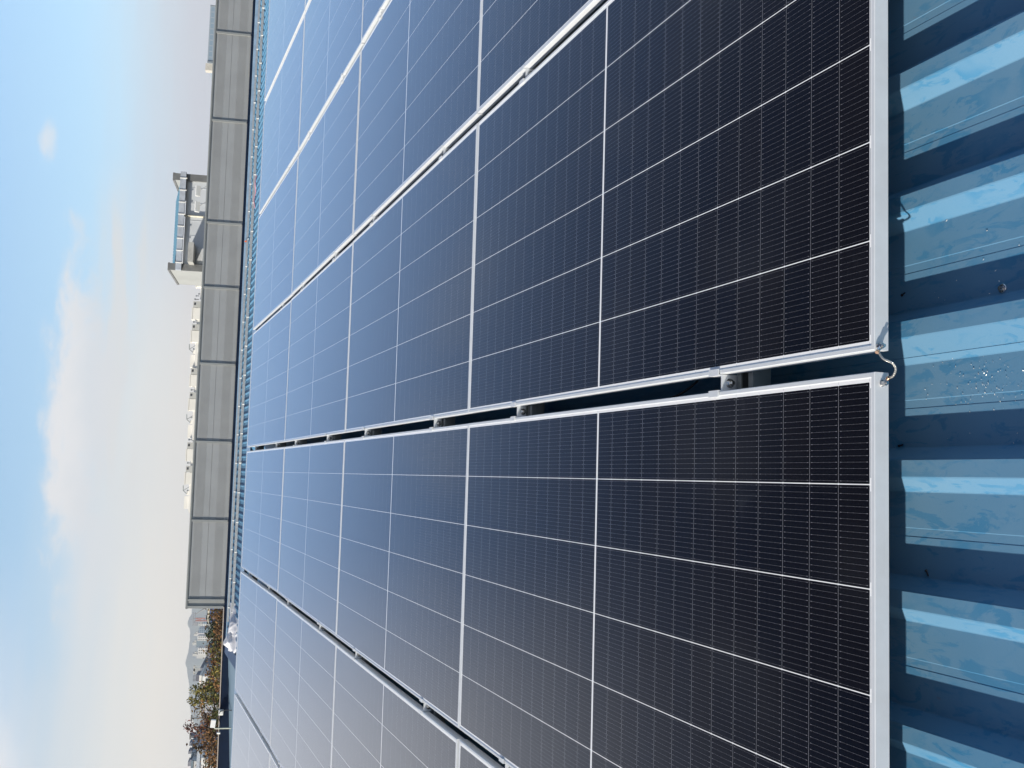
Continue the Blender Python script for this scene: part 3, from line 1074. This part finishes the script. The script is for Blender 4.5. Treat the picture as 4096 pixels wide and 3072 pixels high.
def apartment(ya, yb, xtop, lab, units, garden=True):
    Y = 800.0
    pl, pr2_ = at(xtop + 0.05 * (yb - ya) * 0.5 * 0 , yb, Y), at(xtop, ya, Y)
    xl, xr = pl.x, pr2_.x
    zt = at(xtop, (ya + yb) / 2, Y).z
    root = empty('apartment_block', T(xl, Y, -9.0))
    H = zt + 9.0
    Wd = xr - xl
    m = MB()
    m.box(0, Wd, 0.6, 14, 0, H - 1.6)
    m.build('wall', AP_WIN, root)
    m = MB()
    m.box(-0.6, Wd + 0.6, -0.4, 14.6, H - 1.59, H - 0.1)
    m.prism([(-0.4, H - 0.099), (1.6, H + 0.7), (12.0, H + 0.7), (14.6, H - 0.099)], lambda u, v: (1.0, u, v), lambda u, v: (Wd - 1.0, u, v))
    m.build('roof_parapet', AP_W, root)
    for f in units:
        xp = Wd * f
        m = MB()
        m.box(xp, xp + 8.2, -0.9, 6.0, H - 4.2, H + 3.5)
        m.box(xp - 0.3, xp + 8.5, -1.2, 6.2, H + 3.501, H + 4.1)
        m.build('penthouse', AP_W, root)
        m = MB()
        m.box(xp + 8.501, xp + 13.0, -1.2, 5.5, H - 4.6, H + 3.3)
        m.build('shaded_face', AP_G, root)  # shaded face of the penthouse, its shade put into the grey colour
        m = MB()
        m.box(xp + 10.2, xp + 11.8, -1.36, -1.21, H + 1.5, H + 2.8)
        m.build('vent', BLACK, root)
        m = MB()
        for dx, hh in ((15.0, 3.2), (17.5, 2.4), (-4.5, 2.2)):
            m.tube([(xp + dx, 3.0, H), (xp + dx, 3.0, H + hh)], 0.28, 6)
            m.box(xp + dx - 0.6, xp + dx + 0.6, 2.8, 3.2, H + hh * 0.72, H + hh * 0.98)
        m.build('antenna', simple('antenna_grey', (0.16, 0.19, 0.21), 0.6), root)
        m = MB()
        m.box(xp - 7.5, xp - 4.0, -0.6, 0.5, H - 9.0, H - 1.6)
        m.build('stair_bay', AP_W, root)
    if garden:
        m = MB()
        m.box(2.0, 11.0, 2.0, 9.0, H + 0.701, H + 3.6)
        m.box(11.6, 14.6, 2.0, 6.0, H + 0.701, H + 2.2)
        m.build('water_tank', AP_W, root)
        m = MB()
        m.tube([(12.6, 1.6, H + 2.2), (14.8, 1.6, H + 4.6), (18.5, 1.6, H + 4.8)], 0.32, 6)
        m.tube([(17.5, 1.6, H + 0.7), (14.8, 1.6, H + 4.6)], 0.25, 6)
        m.build('roof_davit', simple('davit_grey', (0.25, 0.28, 0.28), 0.6), root)
    tag(root, lab, 'apartment block', 'white apartment blocks beyond the louvre screen')


apartment(1106, 1200, 806, 'white apartment rooftop half hidden by the left side of the stair tower', [0.55], False)
apartment(1218, 1480, 786, 'white apartment rooftop with two penthouses, next to the one touching the tower', [0.42, 0.77])
apartment(1492, 1762, 776, 'white apartment rooftop in the middle of the row beyond the screen', [0.44, 0.80])
apartment(1772, 2048, 762, 'white apartment rooftop at the left end of the row beyond the screen', [0.40, 0.74])

# glass office at the right
pg = at(840, 20, 300.0)
pg2 = at(832, 250, 300.0)
m = MB()
root = empty('office_building', T(pg2.x, 300.0, -9))
zt_ = at(836, 130, 300.0).z + 9
m.box(0, pg.x - pg2.x, 0, 20, 0, zt_)
m.build('glass_wall', window_wall('office_glass', (0.30, 0.36, 0.42), (0.22, 0.30, 0.38), 1.6, 1.2, 0.8, 0.7, 0.4), root)
m = MB()
m.box(-2.0, -0.01, 0.5, 2.5, 0, zt_ + 0.5)
m.build('side_wall', simple('office_stone', (0.55, 0.53, 0.48), 0.7), root)
m = MB()
m.box(-0.15, 0.35, -0.2, -0.001, 0, zt_)
m.box(pg.x - pg2.x - 0.4, pg.x - pg2.x, -0.2, -0.001, 0, zt_)
m.build('edge_frame', simple('office_edge', (0.22, 0.26, 0.30), 0.5), root)
tag(root, 'blue glass office block peeping over the right end of the louvre screen', 'office building')

# ------------------------------------------------------------------ ground and mountains
GZ = -9.0
m = MB()
N = 24
ext = 9000.0
gv = []
for i in range(N + 1):
    for k in range(N + 1):
        gv.append((-ext + 2 * ext * i / N, -2000 + (ext + 2000) * k / N, GZ))
m.add(gv, [(i * (N + 1) + k, (i + 1) * (N + 1) + k, (i + 1) * (N + 1) + k + 1, i * (N + 1) + k + 1) for i in range(N) for k in range(N)])
tag(m.build('ground', simple('city_ground', (0.16, 0.165, 0.15), 0.9, 0.0, 0.25, 0.02, 0.2)), kind='structure')


def make_mountain():
    Y = 7900.0
    ridge = [(2200, 772), (2300, 764), (2390, 760), (2422, 762), (2440, 764), (2455, 763), (2470, 755), (2490, 747), (2496, 746), (2505, 750), (2512, 756), (2520, 759), (2538, 758), (2560, 757),
             (2586, 754), (2605, 751), (2620, 746), (2639, 740), (2651, 739), (2663, 740), (2685, 745), (2708, 748), (2736, 754), (2760, 755), (2785, 753), (2805, 754), (2825, 756), (2850, 760), (2874, 766), (2886, 771), (2898, 776), (2920, 786), (2950, 800), (3000, 815), (3100, 830), (3300, 845)]
    pts = []
    for (y0, x0), (y1, x1) in zip(ridge, ridge[1:]):
        n = max(1, int((y1 - y0) / 5))
        for i in range(n):
            t = i / n
            pts.append(at(x0 + (x1 - x0) * t, y0 + (y1 - y0) * t, Y))
    rows = []
    for s_, dy in ((0.0, -1800), (0.25, -1250), (0.5, -750), (0.78, -300), (1.0, 0), (0.6, 380), (0.0, 850)):
        rows.append([(p.x * (1 + dy / Y * 0.8), Y + dy + mnoise.noise(Vector((p.x * .004, dy * .01, 0))) * 120, GZ - 5 + (p.z - GZ) * s_ * (1 + (mnoise.noise(Vector((p.x * .006, dy * .003, 2))) * 0.22 if 0 < s_ < 1 else 0)) + (mnoise.noise(Vector((p.x * .03, 1, 1))) * 5 if s_ == 1 else 0)) for p in pts])
    m = MB()
    n = len(pts)
    m.add([v for r in rows for v in r], [(i * n + k, i * n + k + 1, (i + 1) * n + k + 1, (i + 1) * n + k) for i in range(len(rows) - 1) for k in range(n - 1)], True)
    tag(m.build('mountain', simple('wooded_mountain', (0.060, 0.075, 0.050), 0.9, 0.0, 0.25, 0.01, 0.1), fix=False), kind='structure')


make_mountain()


# ------------------------------------------------------------------ town at the left
def block(name, ya, yb, xt, Y, mat, lab, cat, depth=14.0, roof=None, group=None, rot=0.0):
    """a building between picture rows ya..yb, its top at xt, standing Y metres away"""
    p0, p1 = at(xt, yb, Y), at(xt, ya, Y)
    root = empty(name, T(p0.x, Y, GZ) @ Matrix.Rotation(rad(rot), 4, 'Z'))
    Wd, H = p1.x - p0.x, (p0.z + p1.z) / 2 - GZ
    m = MB()
    m.box(0, Wd, 0, depth, 0, H)
    m.build('wall', mat, root)
    m = MB()
    m.box(-0.2, Wd + 0.2, -0.2, depth + 0.2, H + 0.001, H + 0.05 * min(H, 10))
    m.build('roof', roof or AP_G, root)
    tag(root, lab, cat, group)
    return root, Wd, H


WH_WIN = window_wall('flat_white_windows', (0.66, 0.65, 0.62), (0.05, 0.05, 0.05), 3.6, 3.0, 0.5, 0.55)
BL_WIN = window_wall('flat_blue_windows', (0.24, 0.31, 0.38), (0.06, 0.11, 0.17), 3.4, 3.0, 0.7, 0.62)
BL_SIDE = simple('flat_blue_side', (0.15, 0.20, 0.24), 0.6, 0.0, 0.1, 0.05)
PINK = simple('flat_pale_side', (0.56, 0.52, 0.52), 0.7, 0.0, 0.05, 0.05)
GREYB = simple('depot_grey', (0.19, 0.20, 0.235), 0.7, 0.0, 0.1, 0.1)
LIGHT = simple('light_grey_wall', (0.47, 0.47, 0.46), 0.7, 0.0, 0.05, 0.1)


def tower_block(ya, yb, xt, Y, lab, split, first, second):
    """a residential tower: a front and a return wall in two finishes, a roof hut"""
    p0, p1 = at(xt, yb, Y), at(xt, ya, Y)
    root = empty('residential_tower', T(p0.x, Y, GZ))
    Wd, H = p1.x - p0.x, (p0.z + p1.z) / 2 - GZ
    m = MB()
    m.box(0, Wd * split, 0, 18, 0, H)
    m.build('front_wall', first, root)
    m = MB()
    m.box(Wd * split + 0.01, Wd, -3.0, 18, 0, H - 1.6)
    m.build('balcony_wall', second, root)
    m = MB()
    m.box(Wd * 0.16, Wd * 0.40, 4, 12, H + 0.01, H + 6.0)
    m.box(Wd * 0.45, Wd * 0.58, 4, 10, H + 0.01, H + 3.4)
    m.build('roof_hut', AP_G, root)
    tag(root, lab, 'residential tower', 'residential towers under the mountain')


tower_block(2477, 2509, 808, 1850, 'shortest residential tower, just left of the tower crane mast', 0.45, WH_WIN, BL_WIN)
tower_block(2511, 2552, 791, 1780, 'bluish residential tower between the shortest tower and the white one', 0.5, PINK, BL_WIN)
tower_block(2543, 2590, 786, 1720, 'white residential tower with three columns of square dark windows', 0.60, BL_SIDE, WH_WIN)
tower_block(2590, 2634, 787, 1660, 'white residential tower standing nearest to the grey depot roofs', 0.35, LIGHT, WH_WIN)

block('warehouse', 2422, 2490, 838, 330, simple('hoarding_blue', (0.06, 0.16, 0.45), 0.6, 0.0, 0.2, 0.2), 'bright blue warehouse wall at the end of the louvre screen', 'warehouse', 40, simple('cream_band', (0.72, 0.68, 0.55), 0.6))
block('long_building', 2415, 2478, 829, 420, simple('cream_wall', (0.72, 0.69, 0.58), 0.6, 0.0, 0.04, 0.1), 'long cream building under the luffing crane boom', 'building', 20, simple('grey_roof_strip', (0.30, 0.35, 0.40), 0.6))
block('depot', 2592, 2627, 842, 230, GREYB, 'dark grey depot among the trees under the white tower', 'depot', 20, GREYB)
block('depot', 2612, 2668, 832, 300, LIGHT, 'pale grey depot with a dark flat roof beside orange leaves', 'depot', 25, GREYB)
block('shed', 2634, 2676, 826, 380, AP_W, 'low white shed behind the pale grey depot', 'shed', 18, AP_W)
r_, Wd, H = block('plant_building', 2674, 2708, 810, 250, GREYB, 'square dark grey plant building with pipe frames on its roof', 'plant building', 14, GREYB)
m = MB()
for fx in (0.35, 0.75):
    for k in range(3):
        m.box(Wd * fx - 0.5 + k * 0.45, Wd * fx - 0.38 + k * 0.45, 3, 3.2, H, H + 2.0)
    m.box(Wd * fx - 0.6, Wd * fx + 0.6, 3, 3.4, H + 1.9, H + 2.2)
m.build('pipe_frame', AP_G, r_)
r_, Wd, H = block('white_building', 2705, 2748, 806, 240, WHITE, 'white building with two tall dark windows left of the plant building', 'building', 14, AP_W)
m = MB()
for fx in (0.25, 0.55):
    m.box(Wd * fx, Wd * (fx + 0.22), -0.06, -0.01, H - 2.6, H - 0.8)
m.build('window', simple('dark_window', (0.03, 0.05, 0.05), 0.2), r_)
m = MB()
m.box(Wd * 0.3, Wd * 0.9, 3, 8, H + 0.5, H + 1.4)
for k in range(5):
    m.box(Wd * 0.3 + k * Wd * 0.13, Wd * 0.3 + k * Wd * 0.13 + 0.15, 2.9, 2.99, H + 0.5, H + 2.0)
m.build('roof_unit', GREYB, r_)
block('grey_hall', 2806, 2866, 806, 420, simple('hall_lilac', (0.40, 0.42, 0.47), 0.7, 0.0, 0.05, 0.05), 'pale lilac hall behind the yellow-green tree', 'hall', 30, simple('hall_roof_pale', (0.58, 0.60, 0.62), 0.6))

# domed tanks
for i, (yy, xx, lab) in enumerate(((2897, 812, 'white domed tank just right of the tall red tree'), (2925, 806, 'white domed tank just left of the tall red tree'))):
    p = at(xx, yy, 260.0)
    root = empty('domed_tank', T(p.x, 260.0, GZ))
    m = MB()
    H = p.z - GZ
    m.tube([(0, 0, 0), (0, 0, H - 1.0), (0, 0, H - 0.5), (0, 0, H - 0.15), (0, 0, H)], [1.25, 1.25, 1.05, 0.6, 0.05], 20)
    m.build('dome_shell', WHITE, root)
    tag(root, lab, 'tank', 'white domed tanks among the autumn trees')

# the stepped complex at the far left
FAC = window_wall('complex_windows', (0.55, 0.55, 0.54), (0.22, 0.25, 0.28), 2.2, 2.6, 0.55, 0.45)
cx = [(2946, 2975, 775, 215), (2972, 3010, 770, 212), (3008, 3042, 766, 209), (3040, 3100, 764, 206)]
lp = at(775, 3075, 210.0)
root = empty('factory_complex', T(lp.x, 205.0, GZ))
for (ya, yb, xt, Y) in cx:
    a_, b_ = at(xt, yb, Y), at(xt, ya, Y)
    m = MB()
    H = a_.z - GZ
    m.box(a_.x - lp.x, b_.x - lp.x - 0.02, Y - 205, Y - 205 + 16, 0, H)
    w_ = m.build('wing', FAC, root)
    m = MB()
    wd = b_.x - a_.x
    m.box(a_.x - lp.x + wd * .3, a_.x - lp.x + wd * .6, Y - 205 + 3, Y - 205 + 6, H + 0.02, H + 0.9)
    m.box(a_.x - lp.x + wd * .7, a_.x - lp.x + wd * .82, Y - 205 + 2, Y - 205 + 4, H + 0.02, H + 0.55)
    m.build('roof_unit', GREYB, w_)
    m = MB()
    m.box(a_.x - lp.x - .06, b_.x - lp.x - .1, Y - 205 - 0.15, Y - 205 - 0.01, H - 0.28, H + 0.12)
    m.box(a_.x - lp.x + wd * .92, a_.x - lp.x + wd * .97, Y - 205 - 0.12, Y - 205 - 0.01, 0, H - 0.29)
    m.build('cornice', BL_SIDE, w_)
tag(root, 'large stepped grey factory complex with striped windows at the left edge', 'factory')
block('warehouse', 2990, 3090, 800, 180, simple('pale_blue_shed', (0.40, 0.45, 0.52), 0.6, 0.0, 0.05, 0.1), 'pale blue warehouse below the stepped factory complex', 'warehouse', 12, simple('pale_blue_shed_roof', (0.45, 0.50, 0.56), 0.6))
block('annex', 3036, 3085, 820, 150, WHITE, 'white annex wall low at the left edge behind the green tree', 'annex', 8, WHITE)

# street lamps
for (yy, xt, xb, lab) in ((2873, 769, 815, 'dark street lamp pole rising right of the tall red tree'), (2944, 764, 815, 'dark street lamp pole rising left of the tall red tree')):
    pt, pb_ = at(xt, yy, 130.0), at(xb, yy, 130.0)
    root = empty('street_lamp', T(pt.x, 130.0, GZ))
    m = MB()
    m.tube([(0, 0, 0), (0, 0, pt.z - GZ)], [0.12, 0.07], 8)
    m.build('pole', simple('lamp_pole_dark', (0.10, 0.10, 0.10), 0.5), root)
    m = MB()
    m.box(-0.35, 0.35, -0.12, 0.12, pt.z - GZ, pt.z - GZ + 0.16)
    m.build('lamp_head', simple('lamp_head_dark', (0.14, 0.14, 0.14), 0.5), root)
    tag(root, lab, 'street lamp', 'street lamps among the autumn trees')

# tower crane and luffing boom
pm = at(782, 2478, 1600.0)
root = empty('tower_crane', T(pm.x, 1600.0, GZ))
Hc = pm.z - GZ
RED = simple('crane_red', (0.45, 0.16, 0.11), 0.6)
CG = simple('crane_grey', (0.30, 0.31, 0.33), 0.6)
m = MB()
n_b = 14
for k in range(n_b):
    z0_, z1_ = Hc * k / n_b, Hc * (k + 1) / n_b
    for sx in (-1, 1):
        for sy in (-1, 1):
            m.tube([(sx * 1.7, sy * 1.7, z0_), (sx * 1.7, sy * 1.7, z1_)], 0.55, 5)
        m.tube([(-1.7 * sx, -1.7, z0_), (1.7 * sx, -1.7, z1_)], 0.35, 4)
m.build('mast', RED, root)
m = MB()
xl_, xr_ = at(782, 2503, 1600.0).x - pm.x, at(782, 2448, 1600.0).x - pm.x
for zz in (0.0, 2.6):
    m.tube([(xl_, 0, Hc + 0.6 + zz), (xr_, 0, Hc + 0.6 + zz)], 0.5, 5)
k = 0
x = xl_
while x < xr_ - 2.6:
    m.tube([(x, 0, Hc + 0.6), (x + 2.6, 0, Hc + 3.2)], 0.3, 4)
    x += 2.6
m.tube([(0, 0, Hc), (0, 0, Hc + 7.0)], 0.6, 6)
m.build('jib', CG, root)
m = MB()
m.box(xl_, xl_ + 4.5, -1.6, 1.6, Hc - 3.0, Hc + 1.2)
m.build('counterweight', CG, root)
tag(root, 'tower crane with red mast standing in front of the mountain', 'tower crane')
m = MB()
c2 = [at(866, 2424, 300), at(842, 2430, 300), at(818, 2436, 300), at(800, 2446, 300), at(782, 2457, 300)]
m.tube(catmull(c2, 5), [0.32 - 0.011 * i for i in range(21)], 6)
tag(m.build('crane_boom', simple('boom_grey', (0.36, 0.37, 0.38), 0.5)), 'bent grey crane boom slanting up beside the end of the louvre screen', 'crane boom')


# ------------------------------------------------------------------ autumn trees behind the parapet
RUST = leaf_mat('rust_leaves', [(0.040, 0.026, 0.014), (0.085, 0.050, 0.022), (0.15, 0.080, 0.030), (0.07, 0.065, 0.026)])
ORANGE = leaf_mat('orange_leaves', [(0.07, 0.038, 0.02), (0.15, 0.070, 0.026), (0.25, 0.13, 0.05), (0.08, 0.06, 0.025)])
GREEN = leaf_mat('green_leaves', [(0.025, 0.04, 0.015), (0.055, 0.075, 0.02), (0.09, 0.085, 0.03), (0.05, 0.06, 0.02)])
GOLD = leaf_mat('yellow_green_leaves', [(0.06, 0.07, 0.018), (0.16, 0.15, 0.03), (0.32, 0.25, 0.07), (0.10, 0.10, 0.025)])
CRIMSON = leaf_mat('crimson_leaves', [(0.055, 0.018, 0.015), (0.13, 0.030, 0.022), (0.18, 0.055, 0.03), (0.08, 0.035, 0.02)])
DARK = leaf_mat('dark_evergreen_leaves', [(0.012, 0.022, 0.016), (0.022, 0.036, 0.022), (0.03, 0.045, 0.025), (0.018, 0.026, 0.018)])
BARK = simple('bark', (0.07, 0.055, 0.045), 0.9, 0.0, 0.2, 2)


def make_tree(tip, halfw, Y, mat, lab, shape='cone', dens=1.0, leaf=0.22, seed=1):
    """tip = (x, y) in the photograph; the crown hangs from it, halfw metres wide at its base"""
    R = random.Random(seed)
    p = at(tip[0], tip[1], Y)
    H = p.z - GZ
    root = empty('tree', T(p.x, Y, GZ))
    t = MB()
    lean = R.uniform(-.02, .02)
    t.tube([(0, 0, 0), (lean * H * .5, 0, H * .5), (lean * H * .2, 0, H * 0.97)], [0.24, 0.13, 0.02], 8)
    c = MB()
    crown_h = min(H * 0.8, 8.5 if shape == 'cone' else 6.5)
    zb_ = H - crown_h
    limbs = []
    nl = 46 if shape == 'cone' else 34
    for i in range(nl):
        f = (i + R.random()) / nl            # 0 tip .. 1 base
        if shape == 'cone':
            r = halfw * (0.06 + 1.15 * f ** 0.85) * R.uniform(0.55, 1.1)
        else:
            r = halfw * 1.3 * math.sqrt(max(0.02, 1 - (2 * f * 0.8 - 0.75) ** 2)) * R.uniform(0.5, 1.1)
        an = i * 2.4 + R.uniform(-.4, .4)
        z_ = H - f * crown_h
        start = Vector((0, 0, z_ - r * 0.15))
        end = Vector((math.cos(an) * r, math.sin(an) * r, z_ + r * (0.28 if shape == 'cone' else 0.15)))
        limbs.append((start, end, r))
        t.tube([start, (start + end) / 2 + Vector((0, 0, -r * .05)), end], [0.05, 0.03, 0.008], 5, False)
    t.build('trunk', BARK, root)
    for s_, e_, r in limbs:
        k = int((22 + 85 * r) * dens)
        for q in range(k):
            u = R.uniform(0.12, 1.05)
            ce = s_.lerp(e_, u) + Vector((R.gauss(0, .11 + .10 * r), R.gauss(0, .11 + .10 * r), R.gauss(0, .10 + .10 * r)))
            a_ = Vector((R.gauss(0, 1), R.gauss(0, 1), R.gauss(0, 1))).normalized()
            b_ = a_.cross(Vector((R.gauss(0, 1), R.gauss(0, 1), R.gauss(0, 1)))).normalized()
            l = leaf * R.uniform(0.5, 1.25)
            w_ = l * R.uniform(0.35, 0.6)
            c.add([ce - a_ * l * .5, ce + b_ * w_ * .5, ce + a_ * l * .5, ce - b_ * w_ * .5], [(0, 1, 2, 3)])
    c.build('crown', mat, root, fix=False)
    tag(root, lab, 'tree', 'autumn trees behind the navy parapet')


trees = [
    ((848, 2440), 1.5, 70, RUST, 'brown leafed tree touching the left end of the louvre screen', 'round', 1.0),
    ((846, 2470), 1.3, 74, GREEN, 'olive tree in front of the bright blue warehouse', 'round', 1.0),
    ((842, 2500), 1.5, 72, GREEN, 'olive green tree below the shortest residential tower', 'round', 1.0),
    ((856, 2515), 1.2, 64, ORANGE, 'low bright orange tree just behind the plastic film', 'round', 1.0),
    ((826, 2549), 1.7, 76, RUST, 'pointed rust brown tree below the white residential tower', 'cone', 1.1),
    ((845, 2580), 1.35, 70, DARK, 'dark evergreen tree beside the dark grey depot', 'round', 1.5),
    ((838, 2630), 1.5, 66, ORANGE, 'orange leafed tree in front of the pale grey depot', 'round', 0.8),
    ((858, 2662), 1.3, 62, GOLD, 'low yellowish tree right of the plant building', 'round', 0.8),
    ((834, 2700), 1.6, 70, ORANGE, 'orange brown tree in front of the plant building', 'cone', 0.9),
    ((856, 2722), 1.2, 62, ORANGE, 'low golden orange tree in front of the white building', 'round', 0.8),
    ((812, 2745), 1.9, 78, CRIMSON, 'pointed crimson tree right of the tall yellow-green tree', 'cone', 1.1),
    ((766, 2758), 2.1, 66, GOLD, 'tall yellow-green tree with a thin feathery top near the crimson one', 'cone', 0.9),
    ((759, 2803), 2.3, 68, GOLD, 'tall yellow-green tree with the bushiest top, behind the junction box', 'cone', 1.0),
    ((808, 2868), 2.0, 72, RUST, 'rust tree between the yellow-green trees and the tall red tree', 'cone', 1.0),
    ((838, 2845), 1.4, 64, GREEN, 'dull green tree right behind the white junction box', 'round', 0.9),
    ((738, 2912), 2.1, 70, CRIMSON, 'tall narrow red tree rising above the lamp post', 'cone', 0.75),
    ((800, 2945), 1.9, 66, ORANGE, 'orange green tree just left of the lamp post', 'round', 0.9),
    ((779, 2989), 2.1, 72, RUST, 'pointed orange brown tree below the stepped factory complex', 'cone', 1.1),
    ((835, 3010), 1.5, 62, ORANGE, 'low orange tree in front of the pale blue warehouse', 'round', 0.9),
    ((826, 3052), 1.8, 68, GREEN, 'dark green tree at the left edge in front of the white annex', 'cone', 1.1),
]
for i, (tip, hw, Y, mt, lab, shp, dn) in enumerate(trees):
    make_tree(tip, hw, Y, mt, lab, shp, dn, 0.19, 20 + i)

# ------------------------------------------------------------------ the air
m = MB()
m.box(-8900, 8900, -1900, 8950, GZ - 1.0, 760.0)
hz, hn, hb = new_mat('haze_air')
hn.n.remove(hb)
pv_ = hn.node('ShaderNodeVolumePrincipled')
pv_.inputs['Color'].default_value = (0.79, 0.865, 0.95, 1)
pv_.inputs['Density'].default_value = 0.00013
pv_.inputs['Anisotropy'].default_value = 0.0
hn.l.new(pv_.outputs[0], hn.n['Material Output'].inputs['Volume'])
tag(m.build('haze', hz), kind='stuff')
